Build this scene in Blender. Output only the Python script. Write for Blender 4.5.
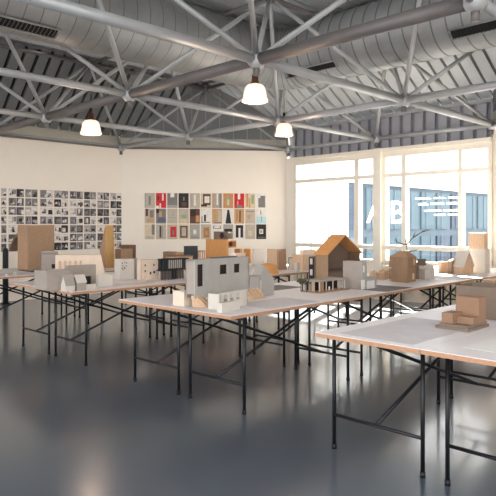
import bpy, math, random
from mathutils import Vector, Matrix
random.seed(7)
S = bpy.context.scene
C = S.collection
pi = math.pi
for o in list(bpy.data.objects): bpy.data.objects.remove(o)

# ---------------------------------------------------------------- camera, light, exposure
CAMH = 1.405; F = 604.0; HOR = 225.3
cd = bpy.data.cameras.new('camera'); cam = bpy.data.objects.new('camera', cd); C.objects.link(cam)
cam.location = (0, 0, CAMH); cam.rotation_euler = (pi/2, 0, 0)
cd.sensor_width = 36; cd.lens = F/496*36; cd.shift_y = -(248-HOR)/496; cd.clip_start = .05; cd.clip_end = 300
S.camera = cam
W = bpy.data.worlds.new('sky'); S.world = W; W.use_nodes = True
wn = W.node_tree.nodes; wl = W.node_tree.links
bg = wn['Background']; bg.inputs[1].default_value = 2.1
bg.inputs[0].default_value = (.985, .985, .985, 1)
sd = bpy.data.lights.new('sun', 'SUN'); sun = bpy.data.objects.new('sun', sd); C.objects.link(sun)
sd.energy = 24.0; sd.angle = math.radians(1.0); sd.color = (1, .95, .87)
sun.rotation_euler = Vector((-.31, -.80, -.57)).to_track_quat('-Z', 'Y').to_euler()
S.view_settings.view_transform = 'Standard'; S.view_settings.look = 'None'
S.view_settings.exposure = 1.35; S.view_settings.gamma = 1

# ---------------------------------------------------------------- materials
MAT = {}
def srgb(c):
    f = lambda v: v/12.92 if v <= .04045 else ((v+.055)/1.055)**2.4
    return tuple(f(v/255) for v in c)+(1,)
def mat(name, col, rough=.7, metal=0, noise=.06, scale=12, emit=None, spec=.4, stretch=None):
    if name in MAT: return MAT[name]
    m = bpy.data.materials.new(name); m.use_nodes = True; n = m.node_tree.nodes; l = m.node_tree.links
    b = n['Principled BSDF']; c = srgb(col)
    b.inputs['Roughness'].default_value = rough; b.inputs['Metallic'].default_value = metal
    b.inputs['Specular IOR Level'].default_value = spec
    if noise:
        tc = n.new('ShaderNodeTexCoord'); mp = n.new('ShaderNodeMapping'); nz = n.new('ShaderNodeTexNoise'); r = n.new('ShaderNodeValToRGB')
        if stretch: mp.inputs['Scale'].default_value = stretch
        nz.inputs['Scale'].default_value = scale; nz.inputs['Detail'].default_value = 4
        l.new(tc.outputs['Object'], mp.inputs[0]); l.new(mp.outputs[0], nz.inputs[0]); l.new(nz.outputs[0], r.inputs[0])
        r.color_ramp.elements[0].position = .3; r.color_ramp.elements[1].position = .7
        r.color_ramp.elements[0].color = tuple(v*(1-noise) for v in c[:3])+(1,)
        r.color_ramp.elements[1].color = tuple(min(1, v*(1+noise)) for v in c[:3])+(1,)
        l.new(r.outputs[0], b.inputs['Base Color'])
    else: b.inputs['Base Color'].default_value = c
    if emit: b.inputs['Emission Color'].default_value = srgb(emit[0]); b.inputs['Emission Strength'].default_value = emit[1]
    MAT[name] = m; return m
WALL = mat('wall_paint', (242, 232, 219), .9, noise=.02, scale=2)
BEAM = mat('beam_paint', (176, 172, 160), .6)
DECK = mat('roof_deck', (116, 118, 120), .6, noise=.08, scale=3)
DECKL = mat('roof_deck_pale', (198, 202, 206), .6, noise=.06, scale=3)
DARKV = mat('deck_groove', (34, 33, 32), .9)
SIDING = mat('siding', (160, 162, 170), .6, noise=.06, scale=4)
STEEL = mat('painted_steel', (172, 174, 176), .42, metal=.25, noise=.07, scale=5)
STEELB = mat('painted_steel_brown', (112, 107, 106), .5, metal=.25, noise=.08, scale=5)
DUCT = mat('galvanised_duct', (150, 152, 152), .45, metal=.35, noise=.12, scale=4)
SEAM = mat('duct_seam', (104, 104, 104), .6)
GRILLE = mat('grille_black', (22, 22, 22), .7)
FRAMEW = mat('window_frame_paint', (236, 228, 214), .5, noise=.02)
BLACK = mat('black_steel', (26, 28, 33), .42, metal=.3, noise=.1)
LINO = mat('table_lino', (216, 212, 214), .42, noise=.03, scale=3)
PLY = mat('plywood_edge', (176, 134, 104), .6, noise=.18, scale=30, stretch=(1, 1, 12))
PAPER = mat('paper_white', (222, 220, 219), .6, noise=.03, scale=6)
PAPERG = mat('paper_grey', (194, 190, 194), .6, noise=.06, scale=9)
PAPERD = mat('paper_dark', (96, 92, 94), .6, noise=.25, scale=14)
GREYC = mat('grey_card', (160, 150, 142), .85, noise=.04)
WHITC = mat('white_card', (200, 193, 184), .85, noise=.03)
COOLC = mat('cool_grey_card', (166, 163, 158), .85, noise=.04)
PINKC = mat('pale_beige_card', (222, 202, 184), .85, noise=.04)
BRN = mat('brown_card', (150, 124, 100), .85, noise=.06, scale=20)
BRND = mat('dark_brown_card', (112, 88, 70), .85, noise=.06, scale=20)
TAUPE = mat('taupe_card', (122, 106, 94), .85, noise=.05, scale=20)
ORG = mat('orange_card', (206, 148, 92), .8, noise=.06, scale=20)
GOLD = mat('gold_wood', (182, 146, 92), .6, noise=.12, scale=12, stretch=(6, 6, .6))
WOODL = mat('pale_wood', (204, 172, 142), .7, noise=.12, scale=14, stretch=(5, 5, .8))
WOODM = mat('mid_wood', (160, 128, 102), .7, noise=.18, scale=16, stretch=(8, 8, .6))
BLKC = mat('black_card', (30, 30, 32), .7, noise=.05)
SLATE = mat('slate_card', (62, 68, 76), .8, noise=.05)
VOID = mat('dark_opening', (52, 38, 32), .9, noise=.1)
BRASS = mat('lamp_cap', (104, 76, 58), .4, metal=.5)
RADM = mat('radiator_enamel', (222, 212, 192), .5, noise=.02)
RED = mat('red_brick_card', (176, 86, 66), .8)
GRN = mat('grey_green_twig', (88, 84, 72), .8)

def floor_mat():
    m = bpy.data.materials.new('floor_lino'); m.use_nodes = True; n = m.node_tree.nodes; l = m.node_tree.links; b = n['Principled BSDF']
    tc = n.new('ShaderNodeTexCoord'); a = n.new('ShaderNodeTexNoise'); a.inputs['Scale'].default_value = 1.1; a.inputs['Detail'].default_value = 2
    r = n.new('ShaderNodeValToRGB'); r.color_ramp.elements[0].position = .3; r.color_ramp.elements[1].position = .72
    r.color_ramp.elements[0].color = srgb((74, 84, 96)); r.color_ramp.elements[1].color = srgb((80, 91, 104))
    a2 = n.new('ShaderNodeTexNoise'); a2.inputs['Scale'].default_value = 2.3; a2.inputs['Detail'].default_value = 2
    r2 = n.new('ShaderNodeMapRange'); r2.inputs[3].default_value = .25; r2.inputs[4].default_value = .31
    l.new(tc.outputs['Object'], a.inputs[0]); l.new(tc.outputs['Object'], a2.inputs[0])
    l.new(a.outputs[0], r.inputs[0]); l.new(r.outputs[0], b.inputs['Base Color']); l.new(a2.outputs[0], r2.inputs[0]); b.inputs['Roughness'].default_value = .28
    b.inputs['Specular IOR Level'].default_value = .7; b.inputs['Coat Weight'].default_value = .6; b.inputs['Coat Roughness'].default_value = .13
    return m
FLOORM = floor_mat()
def glass_mat(name, tint, refl, scatter=0):
    m = bpy.data.materials.new(name); m.use_nodes = True; n = m.node_tree.nodes; l = m.node_tree.links
    out = n['Material Output']; n.remove(n['Principled BSDF'])
    t = n.new('ShaderNodeBsdfTransparent'); t.inputs[0].default_value = tint
    g = n.new('ShaderNodeBsdfGlossy'); g.inputs['Roughness'].default_value = .03
    mx = n.new('ShaderNodeMixShader'); mx.inputs[0].default_value = refl
    l.new(t.outputs[0], mx.inputs[1]); l.new(g.outputs[0], mx.inputs[2]); l.new(mx.outputs[0], out.inputs[0])
    return m
GLASS = glass_mat('window_glass', (.96, .98, .98, 1), .05)
VINYL = bpy.data.materials.new('white_vinyl'); VINYL.use_nodes = True
_n = VINYL.node_tree.nodes; _n.remove(_n['Principled BSDF']); _t = _n.new('ShaderNodeBsdfTranslucent'); _d = _n.new('ShaderNodeBsdfDiffuse'); _x = _n.new('ShaderNodeAddShader')
_t.inputs[0].default_value = (.6, .6, .6, 1); _d.inputs[0].default_value = (.4, .4, .4, 1)
VINYL.node_tree.links.new(_t.outputs[0], _x.inputs[0]); VINYL.node_tree.links.new(_d.outputs[0], _x.inputs[1]); VINYL.node_tree.links.new(_x.outputs[0], _n['Material Output'].inputs[0])
VINYLT = VINYL
def lampglass():
    m = bpy.data.materials.new('ribbed_lamp_glass'); m.use_nodes = True; b = m.node_tree.nodes['Principled BSDF']
    b.inputs['Base Color'].default_value = srgb((232, 214, 204)); b.inputs['Roughness'].default_value = .25
    b.inputs['Emission Color'].default_value = srgb((255, 222, 206)); b.inputs['Emission Strength'].default_value = .2
    b.inputs['Transmission Weight'].default_value = .35
    return m
LAMPG = lampglass()
BULB = mat('bulb', (255, 240, 220), .5, noise=0, emit=((255, 226, 200), 1.2))

# ---------------------------------------------------------------- mesh helpers
class MB:
    def __init__(s): s.v = []; s.f = []; s.m = []; s.mats = []; s.sm = []
    def mi(s, m):
        if m not in s.mats: s.mats.append(m)
        return s.mats.index(m)
    def face(s, idx, m, sm=False): s.f.append(idx); s.m.append(s.mi(m)); s.sm.append(sm)
    def poly(s, pts, m):
        b = len(s.v); s.v += [tuple(p) for p in pts]; s.face(list(range(b, b+len(pts))), m)
    def hexa(s, p, m):                      # 8 points: bottom ring, top ring
        b = len(s.v); s.v += [tuple(q) for q in p]
        for q in ((3, 2, 1, 0), (4, 5, 6, 7), (0, 1, 5, 4), (1, 2, 6, 5), (2, 3, 7, 6), (3, 0, 4, 7)): s.face([b+k for k in q], m)
    def box(s, x0, x1, y0, y1, z0, z1, m):
        s.hexa([(x0, y0, z0), (x1, y0, z0), (x1, y1, z0), (x0, y1, z0), (x0, y0, z1), (x1, y0, z1), (x1, y1, z1), (x0, y1, z1)], m); return s
    def obox(s, o, u, v, w, m):             # oriented box from origin and three edge vectors
        o, u, v, w = map(Vector, (o, u, v, w)); s.hexa([o, o+u, o+u+v, o+v, o+w, o+u+w, o+u+v+w, o+v+w], m); return s
    def prism(s, pts, d, m):                # polygon extruded by d
        b = len(s.v); n = len(pts); d = Vector(d); s.v += [tuple(p) for p in pts]+[tuple(Vector(p)+d) for p in pts]
        s.face([b+k for k in range(n)][::-1], m); s.face([b+n+k for k in range(n)], m)
        for k in range(n): s.face([b+k, b+(k+1) % n, b+n+(k+1) % n, b+n+k], m)
        return s
    def tube(s, p0, p1, r, m, n=10, r1=None, cap=True):
        p0, p1 = Vector(p0), Vector(p1); a = (p1-p0).normalized(); r1 = r if r1 is None else r1
        x = a.orthogonal().normalized(); y = a.cross(x); b = len(s.v)
        for p, rr in ((p0, r), (p1, r1)):
            for k in range(n): t = 2*pi*k/n; s.v.append(tuple(p+x*rr*math.cos(t)+y*rr*math.sin(t)))
        for k in range(n): s.face([b+k, b+(k+1) % n, b+n+(k+1) % n, b+n+k], m, True)
        if cap: s.face([b+k for k in range(n)][::-1], m); s.face([b+n+k for k in range(n)], m)
        return s
    def lathe(s, prof, m, n=24, c=(0, 0, 0), wob=0):
        b = len(s.v); L = len(prof)
        for i, (r, z) in enumerate(prof):
            for k in range(n):
                t = 2*pi*k/n; rr = r*(1+(wob if k % 2 else -wob)); s.v.append((c[0]+rr*math.cos(t), c[1]+rr*math.sin(t), c[2]+z))
        for i in range(L-1):
            for k in range(n): s.face([b+i*n+k, b+i*n+(k+1) % n, b+(i+1)*n+(k+1) % n, b+(i+1)*n+k], m, not wob)
        return s
    def rings(s, path, rad, mats, n=28):    # swept pipe: list of (centre, axisX, axisY), radii and material per segment
        b = len(s.v)
        for (c, x, y), r in zip(path, rad):
            for k in range(n): t = 2*pi*k/n; s.v.append(tuple(c+x*r*math.cos(t)+y*r*math.sin(t)))
        for i in range(len(path)-1):
            for k in range(n): s.face([b+i*n+k, b+i*n+(k+1) % n, b+(i+1)*n+(k+1) % n, b+(i+1)*n+k], mats[i], True)
    def build(s, name, parent=None, loc=None, bevel=0, solid=0):
        me = bpy.data.meshes.new(name); me.from_pydata(s.v, [], s.f); 
        for m in s.mats: me.materials.append(m)
        for p, k, sm in zip(me.polygons, s.m, s.sm): p.material_index = k; p.use_smooth = sm
        me.update(); o = bpy.data.objects.new(name, me); C.objects.link(o)
        if parent: o.parent = parent
        if loc: o.location = loc
        if solid: q = o.modifiers.new('s', 'SOLIDIFY'); q.thickness = solid
        if bevel: q = o.modifiers.new('b', 'BEVEL'); q.width = bevel; q.segments = 2; q.limit_method = 'ANGLE'
        return o
def tag(o, label=None, cat=None, group=None, kind=None):
    if label: o['label'] = label
    if cat: o['category'] = cat
    if group: o['group'] = group
    if kind: o['kind'] = kind
    return o
def thing(name, label, cat, loc, rz=0, group=None):
    o = bpy.data.objects.new(name, None); C.objects.link(o); o.empty_display_size = .05
    o.location = loc; o.rotation_euler = (0, 0, rz); return tag(o, label, cat, group)
def struct(mb, name, label=None, bevel=0): return tag(mb.build(name, bevel=bevel), label, None, None, 'structure')
def wallpanel(mb, u0, u1, z0, z1, holes, y0, y1, m, axis='x'):
    """thick wall with rectangular holes; spans u (x or y) and z, thickness between y0 and y1 on the other axis"""
    us = sorted({u0, u1, *[h[0] for h in holes], *[h[1] for h in holes]}); zs = sorted({z0, z1, *[h[2] for h in holes], *[h[3] for h in holes]})
    for a, b in zip(us, us[1:]):
        for c, d in zip(zs, zs[1:]):
            if any(h[0]-1e-6 <= a and b <= h[1]+1e-6 and h[2]-1e-6 <= c and d <= h[3]+1e-6 for h in holes): continue
            if axis == 'x': mb.box(a, b, y0, y1, c, d, m)
            else: mb.box(y0, y1, a, b, c, d, m)

# ---------------------------------------------------------------- building grid (two truss directions at 45 degrees to the view)
s_ = 1.01; TH = .79; GX, GY = -3.066*s_, 9.185*s_; GA, GB = 2.239*s_, 2.765*s_
ZN = CAMH+1.646*s_                      # height of the lower truss nodes and of the wall tops
d2 = Vector((math.sin(TH), math.cos(TH), 0)); d1 = Vector((math.cos(TH), -math.sin(TH), 0)); UP = Vector((0, 0, 1))
def P(i, j, z=0): return Vector((GX, GY, 0))+d1*GA*i+d2*GB*j+UP*z
DZ = 1.29; ZT = ZN+DZ
ZEL = CAMH+1.86; ZEW = CAMH+2.10; ZR = ZT+.12
OUT = .14

# floor
m = MB(); fl = [P(-1-OUT/GA, -4.2), P(5.3, -4.2), P(5.3, -1.25), P(2.03, 2+.05), P(-.03, 2+.05), P(-1.05, 1.03)]
m.prism([(p.x, p.y, -.12) for p in fl], (0, 0, .12), FLOORM); struct(m, 'floor', 'smooth blue-grey linoleum floor')
# walls
def wall(name, a, b, z0, z1, label, th=.12, inward=None):
    n = UP.cross(b-a).normalized(); m = MB(); m.obox(Vector((a.x, a.y, z0)), b-a, n*th, UP*(z1-z0), WALL); return struct(m, name, label)
wall('wall_left', P(-1, -4.2), P(-1, 1), 0, ZN-.04, 'cream wall with the black and white prints')
wall('wall_back', P(-1, 1), P(0, 2), 0, ZN-.04, 'cream wall with the colour prints')
wall('wall_right', P(2, 2), P(3, 1), 0, ZN-.1, 'white wall right of the windows')
wall('wall_side', P(3, 1), P(5.3, -1.3), 0, ZN+1.4, 'white side wall out of view, added to keep the sun out')  # unseen wall added to block sun from the right
# beam over the walls; dark strip below it paints its shadow line
m = MB()
for a, b in ((P(-1, -4.2), P(-1, 1)), (P(-1, 1), P(0, 2)), (P(2, 2), P(3, 1))):
    n = UP.cross(b-a).normalized()
    m.obox(a-n*.05+UP*(ZN-.04), b-a, n*.17, UP*.035, STEELB); m.obox(a-n*.02+UP*(ZN), b-a, n*.14, UP*.2, BEAM); m.obox(a+n*.06+UP*(ZN+.2), b-a, n*.2, UP*.2, BEAM)  # outer upper strip added to stop light leaks at the eaves
struct(m, 'trim_1', 'pale beam along the top of the walls')
# roof decks: corrugated sheets with deep grooves
def deck(name, fn, u0, u1, pitch, wid, dep, nrm, mt, mg, label, back=True):
    """fn(u) -> (p_start, p_end) of a rib at parameter u in metres along the run; nrm points away from the room"""
    m = MB(); u = u0; a0, b0 = fn(u0); a1, b1 = fn(u1)
    while u < u1-.01:
        w = min(wid, u1-u); a, b = fn(u); c, d = fn(u+w); e = nrm*dep; g = .018
        m.hexa([a, c, d, b, a+e, c+e, d+e, b+e], mt); u += pitch
    u = u0
    while u < u1-.01:
        w = min(pitch, u1-u); a, b = fn(u); c, d = fn(u+w); o = nrm*dep
        m.hexa([a+o, c+o, d+o, b+o, a+o+nrm*.03, c+o+nrm*.03, d+o+nrm*.03, b+o+nrm*.03], mg); u += pitch
    return struct(m, name, label)
def hipL(u):            # left roof, u metres along d2 from j=-4.2
    j = -4.2+u/GB; k = max(0, (j-1)/.5-.1); a = P(-1.04, j, ZEL); b = P(-.5, j, ZR); return a.lerp(b, min(1, k)), b
nL = ((P(-.5, 0, ZR)-P(-1.04, 0, ZEL)).cross(d2)).normalized(); nL = nL if nL.z > 0 else -nL
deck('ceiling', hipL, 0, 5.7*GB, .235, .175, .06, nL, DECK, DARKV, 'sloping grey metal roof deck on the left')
def hipW(u):            # window side roof, u metres along d1 from i=-.5
    i = -.5+u/GA; k = max(0, -i/.5-.1, (i-2)/.5-.1); a = P(i, 2.06, ZEW); b = P(i, 1.5, ZR); return a.lerp(b, min(1, k)), b
nW = ((P(0, 1.5, ZR)-P(0, 2.06, ZEW)).cross(d1)).normalized(); nW = nW if nW.z > 0 else -nW
deck('ceiling', hipW, 0, 3*GA, .235, .185, .05, nW, DECKL, SEAM, 'sloping pale metal roof deck over the windows')
def flat(u): i = -.5+u/GA; return P(i, -4.2, ZR), P(i, 1.5, ZR)
deck('ceiling', flat, 0, 4.8*GA, .25, .22, .04, UP, DECKL, SEAM, 'flat metal roof deck over the middle of the room')
# gables over the two diagonal walls
for a, b, t in ((P(-1, 1), P(0, 2), P(-.5, 1.5)), (P(2, 2), P(3, 1), P(2.5, 1.5))):
    n = UP.cross(b-a).normalized(); m = MB(); zb = ZN+.2
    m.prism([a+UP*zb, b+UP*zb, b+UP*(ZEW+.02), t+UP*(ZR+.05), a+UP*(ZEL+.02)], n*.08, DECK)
    L = (b-a).length; e = (b-a).normalized()
    for k in range(1, 12): q = a+e*L*k/12; h = ZEL+(ZR-ZEL)*(1-abs(k/6-1)); m.obox(q+UP*zb-n*.008, e*.012, n*.02, UP*(h-zb-.02), SIDING)
    if t.x > 2: m.prism([b+UP*zb, b+UP*(ZR+.1), a+UP*(ZR+.1), a+UP*zb][::-1], n*.09, DECK)  # extra sheet added over the right wall to close a sun leak
    struct(m, 'wall_gable', 'grey sheet gable above the diagonal wall')
m = MB()  # strips along both ridges, added to keep sun from leaking in
a, b = P(-.5, -4.2, ZR+.05), P(-.5, 1.55, ZR+.05); m.obox(a-d1*.25, b-a, d1*.5, UP*.06, DECK); m.obox(a-d1*.09-UP*.07, b-a, d1*.18, UP*.1, DECK)
a, b = P(-.55, 1.5, ZR+.05), P(4.3, 1.5, ZR+.05); m.obox(a-d2*.25, b-a, d2*.5, UP*.06, DECK); m.obox(a-d2*.09-UP*.07, b-a, d2*.18, UP*.1, DECK)
struct(m, 'trim_3', 'added metal ridge strips sealing the roof against sun leaks')
# siding above the windows
WB = P(0, 2); ZSB = CAMH+1.455
def sid(u): p = WB+d1*u+d2*.04; return p+UP*ZSB, p+UP*(ZEW+.02)
deck('wall_siding', sid, 0, 2*GA, .235, .165, .045, d2, SIDING, mat('siding_groove', (128, 128, 136), .7), 'corrugated grey siding above the windows')
m = MB(); m.obox(WB+UP*(ZEW-.05)-d2*.03, d1*2*GA, d2*.06, UP*.05, STEEL); struct(m, 'trim_2', 'pale eaves rail over the siding')

# ---------------------------------------------------------------- window wall
def wt(px): r = (px-248)/F; return (r*WB.y-WB.x)/(d1.x-r*d1.y)      # distance along the window wall seen at picture column px
def WBOX(m, t0, t1, z0, z1, mt, a=-.05, b=.07): m.obox(WB+d1*t0+d2*a+UP*(CAMH+z0), d1*(t1-t0), d2*(b-a), UP*(z1-z0), mt)
ZT1, ZTR1, ZTR0, ZH1, ZS1, ZS0, ZLB = 1.285, .975, .905, 1.455, -.375, -.455, -.66
tL, tR = wt(295), 2*GA
def window(idx, t0, t1, mulls, label, dx):
    root = thing('window_%d' % idx, None, None, WB, 0); del_ = [root]
    root['kind'] = 'structure'; root['label'] = label
    f = MB(); off = WB
    def fb(a, b, c, d, y0=-.05, y1=.07): f.obox(d1*a+d2*y0+UP*(CAMH+c), d1*(b-a), d2*(y1-y0), UP*(d-c), FRAMEW)
    fb(t0, t1, ZT1, ZT1+.1); fb(t0, t1, ZT1+.1, ZH1, -.09, .1)
    fb(t0, t0+.07, ZLB, ZT1); fb(t1-.07, t1, ZLB, ZT1)
    fb(t0, t1, ZTR0, ZTR1, -.06, .07); fb(t0, t1, ZS0, ZS1, -.08, .07); fb(t0, t1, ZLB-.06, ZLB)
    for a, b in mulls: fb(a, b, ZLB, ZT1, -.055, .07)
    f.build('window_frame', root, bevel=.004)
    xs = [t0+.07]+[q for mm in mulls for q in mm]+[t1-.07]
    for a, b in zip(xs[::2], xs[1::2]):
        for c, d in ((ZTR1, ZT1), (ZS1, ZTR0), (ZLB, ZS0)):
            g = MB(); g.poly([d1*a+UP*(CAMH+c), d1*b+UP*(CAMH+c), d1*b+UP*(CAMH+d), d1*a+UP*(CAMH+d)], GLASS); g.build('pane', root)
    return root
t_p0, t_p1 = wt(377.3), wt(384)
w1 = window(1, tL, t_p0, [(wt(355.6), wt(360.3))], 'left window of one wide and one narrow light', 0)
w2 = window(2, t_p1, tR, [(wt(403), wt(407.3)), (wt(459.4), wt(463.6))], 'right window with white lettering on the glass', 0)
m = MB(); WBOX(m, 0, tL, -CAMH, ZH1, WALL); WBOX(m, t_p0, t_p1, -CAMH, ZH1, FRAMEW, -.12, .12)
WBOX(m, tL, t_p0, -CAMH, ZLB-.06, WALL, 0, .12); WBOX(m, t_p1, tR, -CAMH, ZLB-.06, WALL, 0, .12)
struct(m, 'wall_window', 'low wall and posts around the windows')
# lettering on the glass
def letter(ch, px, pyb, size, label):
    fc = bpy.data.curves.new('letter', 'FONT'); fc.body = ch; fc.extrude = .001; fc.offset = .004; fc.size = size
    tmp = bpy.data.objects.new('tmp', fc); C.objects.link(tmp); bpy.context.view_layer.update()
    me = bpy.data.meshes.new_from_object(tmp.evaluated_get(bpy.context.evaluated_depsgraph_get())); bpy.data.objects.remove(tmp)
    o = bpy.data.objects.new('window_letter', me); C.objects.link(o); me.materials.clear(); me.materials.append(VINYL)
    p = WB+d1*wt(px); o.location = p+d2*.012+UP*(CAMH+(HOR-pyb)*p.y/F); o.rotation_euler = (pi/2, 0, -TH); tag(o, label, 'lettering')
letter('B', 389.0, 223.2, .60, 'large white letter B on the glass of the right window')
letter('A', 366.5, 222.5, .60, 'white letter A on the left window, partly behind the post')
# four rows of small white lettering
rows = [((415, 458), 199.2, 2.0), ((418, 458), 205.0, 2.6), ((424, 458), 211.6, 2.2), ((434, 458), 215.8, 2.0)]
for k, ((xa, xb), yy, hh) in enumerate(rows):
    t = wt(xa); te = wt(xb); Y = 10.9; zc = (HOR-yy)*Y/F; h = hh*Y/F*.8; rnd = random.Random(k); base = WB+d1*t+d2*.012+UP*(CAMH+zc)
    L = thing('lettering_line', 'small white lettering on the right window, %s line' % ['topmost', 'second', 'third', 'lowest'][k], 'lettering', base, -TH, 'lines of lettering on the window')
    x = 0; m = MB(); x0 = 0
    while x < te-t:
        w = rnd.uniform(.18, .34); w = min(w, te-t-x); m = MB(); m.box(x, x+w, 0, .002, 0, h*.3, VINYL)
        q = x
        while q < x+w-.03: m.box(q, q+.022, -.0005, .0025, 0, h*rnd.choice([.8, 1, 1]), VINYL); q += .036
        m.build('word', L); x += w+.045
# ---------------------------------------------------------------- outside
m = MB(); m.box(-25, 60, -20, 90, -.4, -.2, mat('street_paving', (128, 128, 128), .9)); 
struct(m, 'ground', 'pale street paving outside')
FAC = mat('facade_grey', (84, 98, 110), .8, noise=.12, scale=.6); FACG = mat('facade_glass', (48, 64, 82), .5, noise=.3, scale=.8); FACW = mat('facade_white', (226, 226, 226), .8)
FACT = mat('facade_teal', (78, 98, 108), .7, noise=.1)
def building(label, loc, rz, wid, dep, h, cols, rowsn, body, gl, fin=None):
    b = thing('office_building', label, 'building', loc, rz)
    m = MB(); m.box(0, wid, 0, dep, 0, h, body); m.box(-.1, wid+.1, -.12, dep, h, h+.22, FACW); m.build('facade', b)
    cw = wid/cols; rh = h/rowsn; rn_ = random.Random(5)
    for c in range(cols):
        for r in range(rowsn):
            g = rn_.choice([gl, FACT, FACL, FACT]); w = MB(); w.box(c*cw+.1*cw, c*cw+.9*cw, -.06, 0, r*rh+.08*rh, r*rh+.92*rh, g); f = w.build('facade_window', b)
            q = MB(); x = c*cw+cw*rn_.uniform(.3, .7); q.box(x-.015, x+.015, -.09, -.06, r*rh+.08*rh, r*rh+.92*rh, FACL); q.build('mullion', f)
    if fin:
        for k in range(fin): f = MB(); x = wid*(k+.5)/fin; f.box(x-.06, x+.06, -.3, -.06, 0, h, FACL); f.build('fin', b)
    return b
FACL = mat('facade_pale', (100, 114, 128), .7, noise=.1)
AX, AY = (341-248)/F*16, 16.0
building('blue-grey glazed building standing outside behind both windows', Vector((AX, AY, -.2)), pi/2-TH, 17, 5, 1.15+CAMH+.2, 17, 2, FAC, FACG)
building_w = thing('white_building', 'plain white building outside, filling the left part of the left window', 'building', Vector((AX-.15, AY-1.2, -.2)), -TH)
m = MB(); m.box(-6, 0, 0, .25, 0, 4.2, FACW); m.build('wall', building_w)
for x in (-1.0, -.45): m = MB(); m.box(x, x+.03, -.02, 0, 0, 4.2, FACL); m.build('wall_seam', building_w)  # thin strips stand for the vertical seams of the white wall
# ---------------------------------------------------------------- roof space frame
tr = thing('steel_space_frame', 'grey tubular steel roof truss of crossing chords and diagonal struts', 'roof truss', P(1, 0, ZN))
o0 = P(1, 0, ZN)
def vis(p, q):
    for t in (0, .25, .5, .75, 1):
        w = p.lerp(q, t)
        if w.y > .8 and -90 < 248+F*w.x/w.y < 590 and -130 < HOR-F*(w.z-CAMH)/w.y: return True
    return False
def tb(name, p, q, r, mt):
    if not vis(p, q): return
    MB().tube(p-o0, q-o0, r, mt, 12).build(name, tr)
def okn(i, j): return (i, j) not in ((-1, 2), (3, 2)) and -1 <= i <= 3 and -3 <= j <= 2
used = set()
for i in range(-1, 4):
    for j in range(-3, 3):
        if not okn(i, j): continue
        if okn(i+1, j):
            r = .063 if j == 0 else (.042 if j == 2 else .048); tb('chord', P(i, j, ZN), P(i+1, j, ZN), r, STEELB if j == 0 else STEEL); used |= {(i, j), (i+1, j)}
        if okn(i, j+1): tb('chord', P(i, j, ZN), P(i, j+1, ZN), .052 if i == 2 else .043, STEEL)
tb('chord', P(-1, 1, ZN), P(0, 2, ZN), .03, STEEL)
for i in range(-1, 3):
    for j in range(-3, 2):
        t = P(i+.5, j+.5, ZT)
        for a, b in ((0, 0), (1, 0), (0, 1), (1, 1)):
            if okn(i+a, j+b): tb('strut', P(i+a, j+b, ZN), t, .029, STEEL)
        if i < 2: tb('top_chord', t, P(i+1.5, j+.5, ZT), .035, STEELB)
        if j < 1: tb('top_chord', t, P(i+.5, j+1.5, ZT), .035, STEELB)
        if vis(t, t):
            MB().lathe([(0, .1), (.07, .09), (.08, 0), (.07, -.05), (0, -.06)], STEELB, 12, tuple(t-o0)).build('node', tr)
for (i, j) in sorted(used):
    p = P(i, j, ZN)
    if vis(p, p):
        m = MB(); m.lathe([(0, .09), (.055, .085), (.09, .04), (.09, -.04), (.055, -.085), (0, -.09)], STEEL, 12, tuple(p-o0))
        m.tube(p-o0-UP*.16, p-o0-UP*.07, .035, STEELB, 8); m.build('node', tr)
# ---------------------------------------------------------------- air duct
DH = ZN+.90; R = .455
dt = thing('air_duct', 'large round galvanised spiral duct bending around the roof', 'air duct', P(1, 1, DH))
oc = P(1, 1, DH); path = []
rc = .62
JR = .98; L0 = (3.2+JR)*GB-rc; pts = []
st = .0
while st < L0: pts.append((P(1, -3.2, DH)+d2*st, d1)); st += .19
cc = P(1, JR, DH)-d2*rc+d1*rc
for k in range(0, 9):
    a = k/8*pi/2; pts.append((cc-d1*rc*math.cos(a)+d2*rc*math.sin(a), (d1*math.cos(a)-d2*math.sin(a))))
st = rc+.19
while st < 3.2*GA: pts.append((P(1, JR, DH+.015)+d1*st, -d2)); st += .19
seq = []; rad = []; mm = []
for k in range(len(pts)-1):
    p, x = pts[k]; q, y = pts[k+1]; L = (q-p).length
    for t, r, mt in ((0, R+.007, SEAM), (min(.5, .016/L), R, DUCT)):
        c = p.lerp(q, t); ax = x.lerp(y, t).normalized(); seq.append((c-oc, ax, UP)); rad.append(r); mm.append(mt)
m = MB(); m.rings(seq, rad, mm, 36); m.build('pipe', dt)
def patch(fn, ax, t0, t1, a0, a1, name, slats):
    g = MB(); N = 6
    for k in range(N):
        A0 = a0+(a1-a0)*k/N; A1 = a0+(a1-a0)*(k+1)/N
        q = [fn(t) + (ax*math.cos(A)+UP*math.sin(A))*(R+.02)-oc for t, A in ((t0, A0), (t1, A0), (t1, A1), (t0, A1))]
        g.poly(q, GRILLE)
    gr = g.build(name, dt, solid=.012)
    s = MB(); n = int((fn(t1)-fn(t0)).length/.045)
    for k in range(n+1):
        t = t0+(t1-t0)*k/n
        for h in range(3):
            A0 = a0+(a1-a0)*h/3; A1 = a0+(a1-a0)*(h+1)/3
            s.tube(fn(t)+(ax*math.cos(A0)+UP*math.sin(A0))*(R+.027)-oc, fn(t)+(ax*math.cos(A1)+UP*math.sin(A1))*(R+.027)-oc, .0045, slats, 4)
    for A in (a0, a1): s.tube(fn(t0)+(ax*math.cos(A)+UP*math.sin(A))*(R+.022)-oc, fn(t1)+(ax*math.cos(A)+UP*math.sin(A))*(R+.022)-oc, .012, DUCT, 6)
    for t in (t0, t1): s.tube(fn(t)+(ax*math.cos(a0)+UP*math.sin(a0))*(R+.022)-oc, fn(t)+(ax*math.cos(a1)+UP*math.sin(a1))*(R+.022)-oc, .012, DUCT, 6)
    s.build('slats', gr)
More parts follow.
